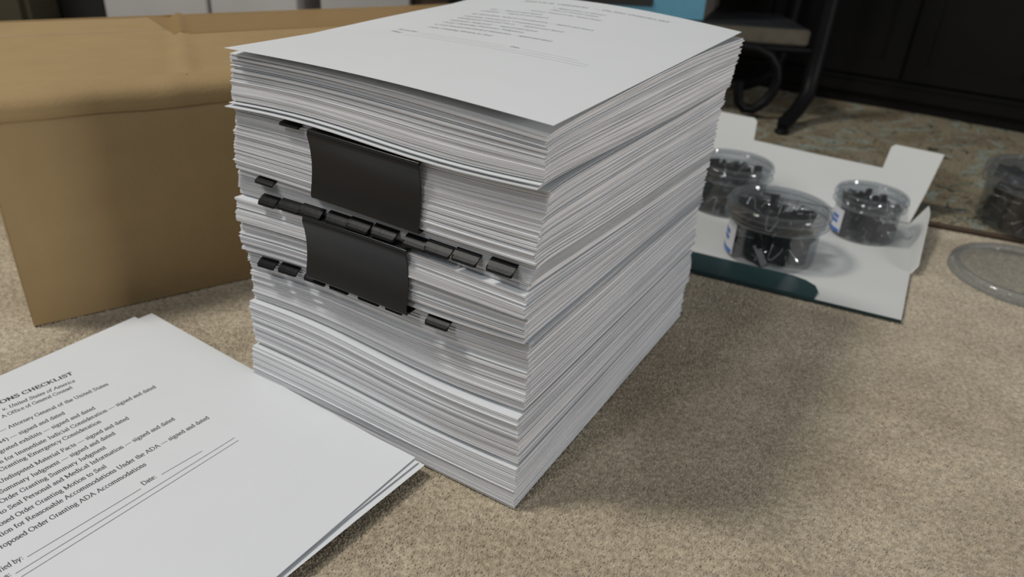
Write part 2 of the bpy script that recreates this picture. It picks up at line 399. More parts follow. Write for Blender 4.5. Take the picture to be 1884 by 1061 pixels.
# divider sections: white leaves with index dividers between them
def divider(st, s0, s1, out, label, group, droop=1.25, dz=0, t=.025):
    e = empty('index_divider', (0, 0, 0), 0, label, 'divider', group)
    slab('sheet', shift(st, dz), shift(st, dz+t), 0, 0, 0, e, gap=.002)
    # tab: a folded strip of black plastic over the leaf's short edge
    eL, eR = axes(st[2]); v = []; f = []
    aa = [s0+(s1-s0)*q for q in (0, .06, .2, .4, .6, .8, .94, 1)]
    bb = [.35, 0, -out*.35, -out*.7, -out*.93, -out]
    n = len(aa)
    for side in (1, -1):
        for j, b in enumerate(bb):
            for i, a in enumerate(aa):
                b2 = b
                if i in (0, n-1) and j >= 4: b2 = -out*.86
                x, y = world(st, a, b2); o = max(0, -b)
                z = zof(st, a, 0)+dz+t/2-droop*(o/out)**1.5*out*.55+side*(.045+t/2)*(1 if j < 5 else .6)
                v.append((x, y, z))
    N = n*len(bb)
    for j in range(len(bb)-1):
        for i in range(n-1):
            q = (j*n+i, j*n+i+1, (j+1)*n+i+1, (j+1)*n+i); f.append(q); f.append(tuple(N+k for k in q[::-1]))
    ring = [i for i in range(n)]+[j*n+n-1 for j in range(1, len(bb))]+[(len(bb)-1)*n+i for i in range(n-2, -1, -1)]+[j*n for j in range(len(bb)-2, 0, -1)]
    for k in range(len(ring)):
        p, q = ring[k], ring[(k+1) % len(ring)]; f.append((q, p, N+p, N+q))
    o = link('tab', v, f, M['tab'], e, False); o['label'] = 'black plastic index tab'
    return e
def section(bot, top, tabs, outs, place, nth):
    """tabs: list of (t, s0, s1); white slabs fill the rest"""
    random.seed(nth)
    tt = sorted(tabs); prev = 0.0; k = 0
    ordn = ['leftmost', 'second from the left', 'third from the left', 'fourth from the left', 'fifth from the left',
            'sixth from the left', 'seventh from the left', 'eighth from the left', 'ninth from the left', 'tenth from the left']
    lr = {q: i for i, q in enumerate(sorted([x for x in tabs], key=lambda x: -x[1]))}
    e = empty('paper_stack', (0, 0, 0), 0, 'thin leaves interleaved with black-tabbed dividers '+place, 'paper stack')
    for q in tt+[None]:
        t1 = q[0] if q else 1.0
        if t1-prev > .03:
            m = 2 if t1-prev > .12 else 1
            for i in range(m):
                x0 = prev+(t1-prev)*i/m; x1 = prev+(t1-prev)*(i+1)/m
                slab('sheet', lerp(bot, top, x0), lerp(bot, top, x1), random.gauss(0, .07), random.uniform(-.02, .18), random.gauss(0, .25), e, gap=.03)
        if q:
            st = lerp(bot, top, t1)
            divider(st, q[1], q[2], outs, 'divider with black tab, '+ordn[lr[q]]+' of the row '+place, 'black-tabbed dividers '+place)
            prev = t1+.035
G0 = list(shift(BD['Ctop'], .05)); G1 = list(shift(BD['Bbot'], -.06))
G0[0] += .05; G0[1] += .38; G0[6] = .30; G1[0] += .12; G1[1] += .10; G1[2] -= .15
T1 = [(19.2, 17.75), (17.54, 15.8), (15.78, 14.04), (13.66, 11.93), (12.01, 10.43), (10.24, 8.55), (7.98, 6.37), (6.53, 4.84), (4.72, 3.15), (2.57, .97)]
section(tuple(G0), tuple(G1), [(.30+.052*i, b, a) for i, (a, b) in enumerate(T1)]+[], .64, 'between the two clipped bundles', 21)
st = lerp(tuple(G0), tuple(G1), .93)
divider(shift(st, -.02, _1=.0), 18.25, 19.75, .45, 'lone divider tab tucked at the left just under the upper clipped bundle', None, .9)
H0 = list(shift(BD['Dtop'], .03)); H1 = list(shift(BD['Cbot'], -.03)); H0[1] += .05; H1[0] += .25; H1[1] += .12; H1[2] -= .2
T2 = [(20.22, 18.71), (18.33, 16.73), (16.05, 14.25), (13.9, 12.35), (11.6, 9.95), (9.49, 8.22), (6.58, 4.99)]
section(tuple(H0), tuple(H1), [(.25+.09*i, b, a) for i, (a, b) in enumerate(T2)], .6, 'under the lower clipped bundle', 22)
divider(shift(BD['Btop'], .12), 16.0, 17.5, .4, 'lone divider tab above and left of the upper binder clip', None, .5)

# binder clips
def big_clip(a0, a1, bot, top, label):
    st = lerp(bot, top, .5); e = empty('binder_clip', (0, 0, 0), 0, label, 'binder clip', )
    eL, eR = axes(st[2])
    def zb(a): return zof(bot, a, 0)
    def zt(a): return zof(top, a, 0)
    # profile: (outward distance, height fraction 0 bottom .. 1 top, dz)
    prof = [(-2.7, 1, .10), (-1.2, 1, .13), (-.2, 1, .17), (.18, 1, .20), (.40, 1, .12), (.46, 1, -.05), (.42, .93, 0), (.32, .82, 0), (.25, .68, 0), (.22, .52, 0),
            (.25, .36, 0), (.33, .20, 0), (.42, .08, 0), (.46, 0, -.04), (.34, 0, -.14), (.1, 0, -.15), (-1.2, 0, -.09), (-2.7, 0, -.07)]
    # stretch heights between the rolled rims
    def row(a, off):
        r = []
        for k, (o, h, dz) in enumerate(prof):
            z = zb(a)+(zt(a)-zb(a))*h+dz
            r.append((a, o, z))
        res = []
        for k in range(len(r)):
            p, q = r[max(k-1, 0)], r[min(k+1, len(r)-1)]
            do, dzz = q[1]-p[1], q[2]-p[2]; L = math.hypot(do, dzz) or 1
            n = (-dzz/L, do/L)      # outward-facing normal in (o,z)
            res.append((a, r[k][1]+n[0]*off, r[k][2]+n[1]*off))
        return res
    AA = [a0, a0+.08]+[a0+(a1-a0)*i/8 for i in range(1, 8)]+[a1-.08, a1]
    v = []; f = []; n = len(prof)
    for off in (.035, -.035):
        for a in AA:
            for (aa, o, z) in row(a, off):
                x, y = world(st, aa, -o); v.append((x, y, z))
    N = n*len(AA)
    for i in range(len(AA)-1):
        for k in range(n-1):
            q = (i*n+k, i*n+k+1, (i+1)*n+k+1, (i+1)*n+k); f.append(q); f.append(tuple(N+c for c in q[::-1]))
    ring = [k for k in range(n)]+[i*n+n-1 for i in range(1, len(AA))]+[(len(AA)-1)*n+k for k in range(n-2, -1, -1)]+[i*n for i in range(len(AA)-2, 0, -1)]
    for k in range(len(ring)):
        p, q = ring[k], ring[(k+1) % len(ring)]; f.append((q, p, N+p, N+q))
    link('spring_body', v, f, M['black_metal'], e, True)
    for nm, h, dz, o in (('rolled_rim', 1, .10, .36), ('rolled_rim', 0, -.10, .36)):
        mb = MB(); mb.tube([(*world(st, a, -o), zb(a)+(zt(a)-zb(a))*h+dz) for a in AA], .11, 10)
        mb.build(nm, M['black_metal'], e, True)
    return e
big_clip(7.2, 15.0, shift(BD['Bbot'], 0), shift(BD['Btop'], 0), 'upper large black binder clip on the front of the tower')
big_clip(7.5, 15.3, shift(BD['Cbot'], -.1), shift(BD['Ctop'], .0), 'lower large black binder clip on the front of the tower')

# ---------------------------------------------------------------- serif lettering drawn with a broad pen
def arc(cx, cy, rx, ry, a0, a1, n=12):
    return [(cx+rx*math.cos(R_(a0+(a1-a0)*i/n)), cy+ry*math.sin(R_(a0+(a1-a0)*i/n))) for i in range(n+1)]
def sf(x, y, w=.09): return [(x-w, y), (x+w, y)]
X = .45; CH = .66
def stem(x, y0, y1, top=1, bot=1):
    r = [[(x, y0), (x, y1)]]
    if bot: r.append(sf(x, y0))
    if top == 1: r.append(sf(x, y1))
    if top == 2: r.append([(x-.09, y1-.03), (x, y1)])
    return r
G = {
 'A': (.70, [[(.08, 0), (.34, CH)], [(.34, CH), (.62, 0)], [(.18, .23), (.50, .23)], sf(.08, 0), sf(.62, 0)]),
 'C': (.67, [arc(.36, .33, .29, .33, 48, 312), [(.57, CH), (.57, .48)], [(.60, .02), (.58, .12)]]),
 'D': (.72, stem(.14, 0, CH)+[[(.14, CH), (.33, CH)]+arc(.33, .33, .32, .33, 90, -90)+[(.14, 0)]]),
 'E': (.61, stem(.14, 0, CH)+[[(.14, CH), (.53, CH), (.53, .52)], [(.14, .34), (.42, .34)], [(.42, .26), (.42, .42)], [(.14, 0), (.53, 0), (.56, .14)]]),
 'F': (.56, stem(.14, 0, CH)+[[(.14, CH), (.52, CH), (.52, .52)], [(.14, .34), (.40, .34)], [(.40, .26), (.40, .42)]]),
 'G': (.72, [arc(.37, .33, .30, .33, 48, 290), [(.58, CH), (.58, .48)], [(.58, .02), (.58, .28)], sf(.58, .28)]),
 'H': (.72, stem(.15, 0, CH)+stem(.57, 0, CH)+[[(.15, .34), (.57, .34)]]),
 'I': (.33, stem(.165, 0, CH)),
 'J': (.39, [[(.24, CH), (.24, .10)]+arc(.13, .10, .11, .11, 0, -110), sf(.24, CH)]),
 'K': (.72, stem(.14, 0, CH)+[[(.60, CH), (.16, .28)], [(.28, .38), (.62, 0)], sf(.60, CH), sf(.62, 0)]),
 'L': (.61, stem(.14, 0, CH)+[[(.14, 0), (.53, 0), (.56, .16)]]),
 'M': (.89, [[(.14, 0), (.14, CH)], [(.14, CH), (.42, .02)], [(.42, .02), (.74, CH)], [(.75, 0), (.75, CH)], sf(.14, 0), sf(.75, 0), sf(.10, CH, .06), sf(.78, CH, .07)]),
 'N': (.72, [[(.14, 0), (.14, CH)], [(.12, CH), (.60, 0)], [(.60, 0), (.60, CH)], sf(.14, 0), sf(.08, CH, .07), sf(.60, CH)]),
 'O': (.72, [arc(.36, .33, .30, .33, 0, 360, 24)]),
 'P': (.56, stem(.14, 0, CH)+[[(.14, CH), (.30, CH)]+arc(.30, .485, .21, .175, 90, -90)+[(.14, .31)]]),
 'R': (.67, stem(.14, 0, CH)+[[(.14, CH), (.30, CH)]+arc(.30, .49, .20, .17, 90, -90)+[(.14, .32)], [(.32, .32), (.58, 0)], sf(.60, 0, .06)]),
 'S': (.56, [arc(.28, .49, .17, .17, 50, 200, 10)+[(.28, .35)]+arc(.28, .17, .19, .18, 50, -150, 12), [(.43, CH), (.43, .50)], [(.09, 0), (.09, .16)]]),
 'T': (.61, [[(.305, 0), (.305, CH)], [(.05, .52), (.05, CH), (.56, CH), (.56, .52)], sf(.305, 0)]),
 'U': (.72, [[(.15, CH), (.15, .22)]+arc(.36, .22, .21, .22, 180, 360)+[(.57, CH)], sf(.15, CH), sf(.57, CH)]),
 'V': (.70, [[(.08, CH), (.36, 0)], [(.36, 0), (.62, CH)], sf(.08, CH), sf(.62, CH)]),
 'a': (.44, [arc(.20, .33, .13, .12, 150, 0, 8)+[(.33, .06), (.42, .02)], arc(.19, .13, .14, .13, 60, 330, 12)]),
 'b': (.50, [[(.12, 0), (.12, CH+.02)], [(.03, CH), (.12, CH+.02)], arc(.26, .22, .17, .23, 150, -150, 16)]),
 'c': (.44, [arc(.24, .22, .18, .23, 45, 315, 14)]),
 'd': (.50, [arc(.23, .22, .17, .23, 30, 330, 16), [(.38, CH+.02), (.38, 0)], [(.28, CH), (.38, CH+.02)], [(.38, 0), (.47, .02)]]),
 'e': (.44, [[(.07, .26), (.39, .26)]+arc(.23, .22, .17, .23, 10, 320, 16)]),
 'f': (.33, [[(.14, 0), (.14, .54)]+arc(.25, .54, .11, .13, 180, 50, 6), [(.03, X), (.28, X)], sf(.14, 0)]),
 'g': (.50, [arc(.22, .30, .14, .15, 0, 360, 16), [(.34, .40), (.46, .42)], [(.14, .17), (.10, .08), (.34, .04)]+arc(.23, -.09, .19, .12, 60, -240, 16)]),
 'h': (.50, [[(.12, 0), (.12, CH+.02)], [(.03, CH), (.12, CH+.02)], arc(.25, .32, .13, .13, 160, 0, 8)+[(.38, 0)], sf(.12, 0), sf(.38, 0)]),
 'i': (.28, [[(.14, 0), (.14, X)], [(.05, X-.03), (.14, X)], sf(.14, 0), [(.14, .57), (.14, .66)]]),
 'l': (.28, [[(.14, 0), (.14, CH+.02)], [(.05, CH), (.14, CH+.02)], sf(.14, 0)]),
 'm': (.78, [[(.12, 0), (.12, X)], [(.03, X-.03), (.12, X)], arc(.25, .32, .13, .13, 160, 0, 8)+[(.38, 0)], arc(.52, .32, .13, .13, 160, 0, 8)+[(.65, 0)], sf(.12, 0), sf(.38, 0, .07), sf(.65, 0)]),
 'n': (.50, [[(.12, 0), (.12, X)], [(.03, X-.03), (.12, X)], arc(.25, .32, .13, .13, 160, 0, 8)+[(.38, 0)], sf(.12, 0), sf(.38, 0)]),
 'o': (.50, [arc(.25, .225, .19, .23, 0, 360, 20)]),
 'p': (.50, [[(.12, -.21), (.12, X)], [(.03, X-.03), (.12, X)], arc(.26, .22, .17, .23, 150, -150, 16), sf(.12, -.21)]),
 'r': (.33, [[(.12, 0), (.12, X)], [(.03, X-.03), (.12, X)], arc(.23, .33, .11, .12, 160, 50, 6), sf(.12, 0)]),
 's': (.39, [arc(.19, .335, .12, .11, 50, 200, 8)+[(.19, .24)]+arc(.19, .12, .13, .12, 50, -150, 10), [(.30, .44), (.30, .34)], [(.06, .01), (.06, .11)]]),
 't': (.30, [[(.13, .58), (.13, .08)]+arc(.21, .09, .08, .09, 180, 310, 6), [(.02, X), (.26, X)]]),
 'u': (.50, [[(.12, X), (.12, .14)]+arc(.25, .14, .13, .14, 180, 340, 8), [(.38, X), (.38, 0)], [(.03, X), (.12, X)], [(.29, X), (.38, X)], [(.38, 0), (.47, .01)]]),
 'v': (.50, [[(.07, X), (.25, 0)], [(.25, 0), (.43, X)], sf(.07, X, .07), sf(.43, X, .07)]),
 'x': (.50, [[(.08, X), (.42, 0)], [(.08, 0), (.42, X)], sf(.08, X, .07), sf(.42, X, .07), sf(.08, 0, .07), sf(.42, 0, .07)]),
 'y': (.50, [[(.07, X), (.26, .02)], [(.44, X), (.20, -.16)]+arc(.13, -.15, .06, .06, 0, -120, 4), sf(.07, X, .07), sf(.44, X, .07)]),
 '4': (.50, [[(.34, 0), (.34, .66)], [(.34, .66), (.04, .20), (.46, .20)]]),
 ')': (.33, [arc(-.06, .24, .32, .50, 60, -60, 10)]),
 '—': (1.0, [[(0, .23), (1.0, .23)]]),
 ':': (.28, [[(.14, 0), (.14, .09)], [(.14, .34), (.14, .43)]]),
 '.': (.25, [[(.12, 0), (.12, .09)]]),
 ' ': (.26, []),
}
def pen(d, bold):
    L = math.hypot(*d) or 1; c = d[1]/L; diag = d[0]*d[1] < 0
    thick, thin = (.185, .06) if bold else (.125, .05)
    k = abs(c)**1.2
    if not diag and 0 < abs(c) < .97: k *= .6
    return thin+(thick-thin)*k
def lettering(s, bold=False, ital=False):
    """quads (lists of 4 2D points) and total width in em"""
    quads = []; x = 0
    for ch in s:
        w, strokes = G[ch]
        for st in strokes:
            if len(st) < 2: continue
            L = []; Rr = []
            for i, p in enumerate(st):
                q0 = st[max(i-1, 0)]; q1 = st[min(i+1, len(st)-1)]; d = (q1[0]-q0[0], q1[1]-q0[1]); l = math.hypot(*d) or 1
                t = pen(d, bold)/2; n = (-d[1]/l*t, d[0]/l*t)
                L.append((x+p[0]+n[0], p[1]+n[1])); Rr.append((x+p[0]-n[0], p[1]-n[1]))
            for i in range(len(st)-1): quads.append([L[i], L[i+1], Rr[i+1], Rr[i]])
        x += w*(1.06 if bold else 1)
    if ital: quads = [[(a+.22*b, b) for a, b in q] for q in quads]
    return quads, x
def print_lines(lines, em, pt, lift, name, m, parent, bolds=(0,), itals=(1,), rule=.022):
    """lines: (text, x0, y0, x1, y1) in page cm; pt maps page (x, y) to a world point"""
    v = []; f = []
    def q4(P):
        n = len(v)
        for a in P:
            w = pt(*a); v.append((w[0], w[1], w[2]+lift))
        f.append((n, n+1, n+2, n+3))
    for k, (t, x0, y0, x1, y1) in enumerate(lines):
        dx, dy = x1-x0, y1-y0; L = math.hypot(dx, dy); ux, uy = dx/L, dy/L
        up = (-uy, ux) if pt.up > 0 else (uy, -ux)
        if t == 'R':
            N = 24
            for i in range(N):
                a, b = i/N, (i+1)/N; h = rule/2
                q4([(x0+dx*a+up[0]*h, y0+dy*a+up[1]*h), (x0+dx*b+up[0]*h, y0+dy*b+up[1]*h), (x0+dx*b-up[0]*h, y0+dy*b-up[1]*h), (x0+dx*a-up[0]*h, y0+dy*a-up[1]*h)])
            continue
        qs, w = lettering(t, k in bolds, k in itals); sx = L/w; sy = em*(1.12 if k in bolds else 1)
        for q in qs: q4([(x0+ux*a*sx+up[0]*b*sy, y0+uy*a*sx+up[1]*b*sy) for a, b in q])
    return link(name, v, f, m, parent)

# ---------------------------------------------------------------- printed top sheet of the tower
def surf(a, b):
    A = min(max(a/PA, 0), 1); B = min(max(b/PB, 0), 1); s = math.sin(math.pi*A); s2 = math.sin(math.pi*B)
    return Z6+22.45+.13*A+.83*B+.25*s*(1-B)+.5*s*B*B-.3*s2*A*A
TS = (1.36, 33.54, 29.97)
def sheet_grid(name, org, zf, parent, label=None, cat=None, th=.014, n=(22, 28), group=None, size=(PA, PB)):
    eL, eR = axes(org[2]); v = []; f = []; na, nb = n
    for s in (0, -th):
        for j in range(nb+1):
            for i in range(na+1):
                a, b = size[0]*i/na, size[1]*j/nb
                v.append((org[0]+eL[0]*a+eR[0]*b, org[1]+eL[1]*a+eR[1]*b, zf(a, b)+s))
    w = na+1; N = w*(nb+1)
    for j in range(nb):
        for i in range(na):
            q = (j*w+i, j*w+i+1, (j+1)*w+i+1, (j+1)*w+i); f.append(q[::-1]); f.append(tuple(N+c for c in q))
    ring = [i for i in range(na+1)]+[j*w+na for j in range(1, nb+1)]+[nb*w+i for i in range(na-1, -1, -1)]+[j*w for j in range(nb-1, 0, -1)]
    for k in range(len(ring)):
        p, q = ring[k], ring[(k+1) % len(ring)]; f.append((p, q, N+q, N+p))
    o = link(name, v, f, M['paper'], parent, True)
    return tag(o, label, cat, group)
e = empty('printed_sheet', (0, 0, 0), 0, 'printed checklist page curling at its corners on top of the tower', 'paper')
sheet_grid('sheet', TS, surf, e)
class PT:
    def __init__(s, f, up): s.f = f; s.up = up
    def __call__(s, a, b): return s.f(a, b)
def pt_top(a, b):
    eL, eR = axes(TS[2]); return (TS[0]+eL[0]*a+eR[0]*b, TS[1]+eL[1]*a+eR[1]*b, surf(a, b))
TOPL = [('SERVICE VERSION', 16.9, 25.4, 11.3, 25.5), ('v. United States of America', 13.54, 24.0, 9.13, 24.0), ('— FILING CHECKLIST', 10.9, 25.5, 4.7, 25.6),
 ('Office of General Counsel', 13.3, 23.2, 9.3, 23.2), ('— Attorney General of the United States', 15.0, 22.2, 8.56, 22.2),
 ('(44) — signed and dated'.replace('(', ''), 17.4, 21.2, 12.9, 21.2), ('exhibits — signed and dated', 17.6, 20.3, 11.94, 20.4),
 ('for Immediate Judicial Consideration — signed and dated', 17.5, 18.96, 7.59, 18.98), ('Granting Emergency Consideration', 17.5, 17.9, 10.69, 17.9),
 ('Undisputed Material Facts — signed and dated', 17.45, 17.0, 8.9, 17.1), ('Summary Judgment — signed and dated', 17.4, 16.05, 10.3, 16.05),
 ('Order Granting Summary Judgment', 17.3, 15.1, 10.8, 15.2), ('to Seal Personal and Medical Information — signed and dated', 17.27, 14.1, 8.12, 14.2),
 ('Order Granting Motion to Seal', 17.04, 13.06, 11.9, 13.0), ('Served by:', 18.21, 11.28, 16.37, 11.12), ('Name:', 18.13, 10.5, 17.1, 10.36),
 ('Date:', 9.37, 11.2, 8.6, 11.17), ('R', 16.1, 11.1, 9.6, 11.15), ('R', 8.4, 11.17, 4.6, 11.2), ('R', 16.05, 10.55, 3.62, 10.7), ('R', 16.51, 10.03, 3.53, 10.2)]
print_lines(TOPL, .46, PT(pt_top, -1), .012, 'printed_text', M['glare_ink'], e, bolds=(0, 2), itals=(1,))

# ---------------------------------------------------------------- low pile of sheets on the carpet, left
K = (-5.232, 36.109); YAWP = 30.76
def pile_sheet(k, n=7):
    random.seed(40+k)
    z = .30+.70*(k/(n-1)); ox, oy = (0, 0) if k == n-1 else (random.uniform(-.16, .18), random.uniform(-.16, .10))
    dy = 0 if k == n-1 else (1.1+.35*k+random.uniform(-.2, .2))
    # corner of the page that stands at the far end of the pile
    def zf(a, b, k=k, z=z):
        lift = .10*(k/(n-1))*math.exp(-((a-5)/9)**2)*math.exp(-(b/9)**2)
        return z*(.55+.45*math.exp(-(a/16)**2)) + .30*(1-math.exp(-(a/16)**2))*k/(n-1)+lift
    return (K[0]+ox, K[1]+oy, YAWP+dy), zf
names = ['bottom sheet of the low pile on the carpet at left', 'sheet second from the bottom of the low pile on the carpet',
         'sheet third from the bottom of the low pile on the carpet', 'middle sheet of the low pile on the carpet',
         'sheet third from the top of the low pile on the carpet', 'sheet just under the printed page of the low pile']
def low_sheet(org, zf, parent=None, label=None):
    # a runs back along the long side, b runs towards the viewer along the short side
    t = R_(org[2]); ea = (-math.cos(t), math.sin(t)); eb = (-math.sin(t), -math.cos(t))
    v = []; f = []; na, nb = 24, 16
    for s in (0, -.014):
        for j in range(nb+1):
            for i in range(na+1):
                a, b = PB*i/na, PA*j/nb; v.append((org[0]+ea[0]*a+eb[0]*b, org[1]+ea[1]*a+eb[1]*b, zf(a, b)+s))
    w = na+1; N = w*(nb+1)
    for j in range(nb):
        for i in range(na):
            q = (j*w+i, j*w+i+1, (j+1)*w+i+1, (j+1)*w+i); f.append(q); f.append(tuple(N+c for c in q[::-1]))
    ring = [i for i in range(na+1)]+[j*w+na for j in range(1, nb+1)]+[nb*w+i for i in range(na-1, -1, -1)]+[j*w for j in range(nb-1, 0, -1)]
    for q in range(len(ring)):
        p, r = ring[q], ring[(q+1) % len(ring)]; f.append((r, p, N+p, N+r))
    o = link('sheet' if parent else 'paper_sheet', v, f, M['paper'], parent, True)
    if label: tag(o, label, 'paper', 'sheets of the low pile on the carpet')
    return o
for k in range(6):
    org, zf = pile_sheet(k)
    if k == 2: org = (org[0]-.1, org[1]+.2, org[2]+.35)   # the leaf that shows past the far corner
    if k == 4: org = (org[0]+.35, org[1]-.1, org[2]-.2)
    if k > 2: org = (org[0]+.36*math.cos(R_(org[2])), org[1]-.36*math.sin(R_(org[2])), org[2])
    low_sheet(org, zf, None, names[k])
e = empty('printed_sheet', (0, 0, 0), 0, 'printed motions checklist page on top of the low pile on the carpet', 'paper')
org, zf6 = pile_sheet(6); low_sheet(org, zf6, e)
Tt = R_(YAWP); dT = (-math.cos(Tt), math.sin(Tt)); lT = (-.51142806, -.8593261)
Tp = (-29.3038, 50.4355)
def pt_low(x, y):          # x leftwards from the page's right edge, y down the page
    wx = Tp[0]+lT[0]*x-dT[0]*y; wy = Tp[1]+lT[1]*x-dT[1]*y
    a = (wx-K[0])*dT[0]+(wy-K[1])*dT[1]
    return (wx, wy, zf6(a, x))
LOWL = [('IONS CHECKLIST', 11.79, 3.22, 7.04, 3.69), ('v. United States of America', 11.93, 4.07, 7.48, 4.61), ('A Office of General Counsel', 12.3, 4.78, 7.98, 5.19),
('— Attorney General of the United States', 13.13, 6.08, 6.37, 6.68), ('44) — signed and dated', 13.69, 7.11, 9.79, 7.39), ('grated exhibits — signed and dated', 14.08, 7.99, 8.38, 8.4),
('n for Immediate Judicial Consideration — signed and dated', 14.55, 8.89, 4.68, 9.42), ('Granting Emergency Consideration', 14.9, 9.58, 8.96, 9.96),
('Undisputed Material Facts — signed and dated', 15.42, 10.53, 7.75, 11.02), ('Summary Judgment — signed and dated', 15.82, 11.37, 9.13, 11.7),
('Order Granting Summary Judgment', 16.19, 12.14, 10.22, 12.46), ('to Seal Personal and Medical Information — signed and dated', 16.61, 12.95, 6.12, 13.38),
('osed Order Granting Motion to Seal', 17.06, 13.78, 11.18, 14.01), ('tion for Reasonable Accommodations Under the ADA — signed and dated', 17.45, 14.54, 4.77, 14.99),
('roposed Order Granting ADA Accommodations', 17.83, 15.38, 9.76, 15.69), ('fied by:', 18.63, 16.83, 17.52, 16.91), ('Date:', 10.92, 17.05, 10.06, 17.08), ('as:', 18.85, 17.46, 18.40, 17.47),
('R', 17.37, 16.94, 11.16, 17.16), ('R', 9.78, 17.08, 7.1, 17.25), ('R', 18.26, 17.51, 5.15, 17.82), ('R', 18.2, 17.94, 5.18, 18.21)]
print_lines(LOWL, .53, PT(pt_low, 1), .012, 'printed_text', M['ink'], e, bolds=(0,), itals=(1,), rule=.03)

# ---------------------------------------------------------------- big cardboard box
def cardboard_box():
    e = empty('cardboard_box', (-36.7, 49.4, 0), R_(37.1), 'large brown cardboard box taped shut, behind the paper tower at left', 'box')
    L, D, H = 60, 30, 17.6
    b = MB(); b.box(0, .6, 0, L, D-.3, 15.5, .25); b.build('body', M['board'], e)
    # front panel with a rounded, crushed upper edge that rolls over into the top flaps
    prof = [(0, 0), (0, 2), (-.12, 6), (-.22, 10), (-.18, 14), (0, 15.2), (.08, 15.5), (.25, 15.75), (.10, 15.9), (.15, 16.5), (.35, 17.0), (.8, 17.35), (1.5, 17.55), (3, 17.65)]
    nx = 40; v = []; f = []; n = len(prof)
    for i in range(nx+1):
        x = L*i/nx
        for k, (y, z) in enumerate(prof):
            w = .10*math.sin(x*.35)+.07*math.sin(x*.9+1) if k > 4 else 0
            cr = .25*math.exp(-((x-13.8)/.7)**2) if k > 7 else 0
            v.append((x, y+w*.5-cr*.3, z+w*.4+cr*.4))
    for i in range(nx):
        for k in range(n-1): f.append((i*n+k, (i+1)*n+k, (i+1)*n+k+1, i*n+k+1))
    N = len(v)
    v += [(q[0], q[1]+.35, q[2]-.3 if q[2] > 15.6 else q[2]) for q in v]
    f += [tuple(N+c for c in q[::-1]) for q in f]
    for k in range(n-1): f.append((k, k+1, N+k+1, N+k)); f.append((nx*n+k+1, nx*n+k, N+nx*n+k, N+nx*n+k+1))
    for i in range(nx): f.append((i*n, N+i*n, N+(i+1)*n, (i+1)*n))
    o = link('front_panel', v, f, M['board'], e, True)
    # top: near flap, far flap meeting under the tape; a pressed-in ridge crosses both
    def top(x, y): return 17.55+.10*math.sin(x*.33)*math.exp(-y/9)+.32*math.exp(-((x-13.8-.23*y)/.5)**2)-.12*math.exp(-((x-13.0-.23*y)/.6)**2)-.15*((y-15)/15)**2
    def flap(name, x0, x1, y0, y1, dz, m, th=.3, nx=110, ny=8):
        v = []; f = []; w = nx+1
        for s in (0, -th):
            for j in range(ny+1):
                for i in range(nx+1):
                    x, y = x0+(x1-x0)*i/nx, y0+(y1-y0)*j/ny; v.append((x, y, top(x, y)+dz+s))
        N = w*(ny+1)
        for j in range(ny):
            for i in range(nx):
                q = (j*w+i, j*w+i+1, (j+1)*w+i+1, (j+1)*w+i); f.append(q); f.append(tuple(N+c for c in q[::-1]))
        ring = [i for i in range(nx+1)]+[j*w+nx for j in range(1, ny+1)]+[ny*w+i for i in range(nx-1, -1, -1)]+[j*w for j in range(ny-1, 0, -1)]
        for q in range(len(ring)):
            p, r = ring[q], ring[(q+1) % len(ring)]; f.append((r, p, N+p, N+r))
        return link(name, v, f, m, e, True)
    flap('top_flap', .2, L, 2.2, 21.6, .02, M['board'])
    flap('top_flap', .2, L, 21.9, 29.9, .0, M['board'])
    t = flap('packing_tape', 17.6, 59.8, 18.6, 29.6, .06, M['tape'], .03); t['label'] = 'glossy tan packing tape'
    flap('torn_edge', .3, 17.8, 21.50, 21.60, .05, M['carton_pale'], .02)['label'] = 'pale torn paper line'
    m = MB(); m.box(-.02, .5, 0, .25, D-.3, 17.3); m.build('side_panel', M['board'], e)
    m = MB(); m.box(L-.25, .5, 0, L, D-.3, 17.3); m.build('side_panel', M['board'], e)
    m = MB(); m.box(0, D-.3, 0, L, D, 17.5); m.build('back_panel', M['board'], e)
cardboard_box()

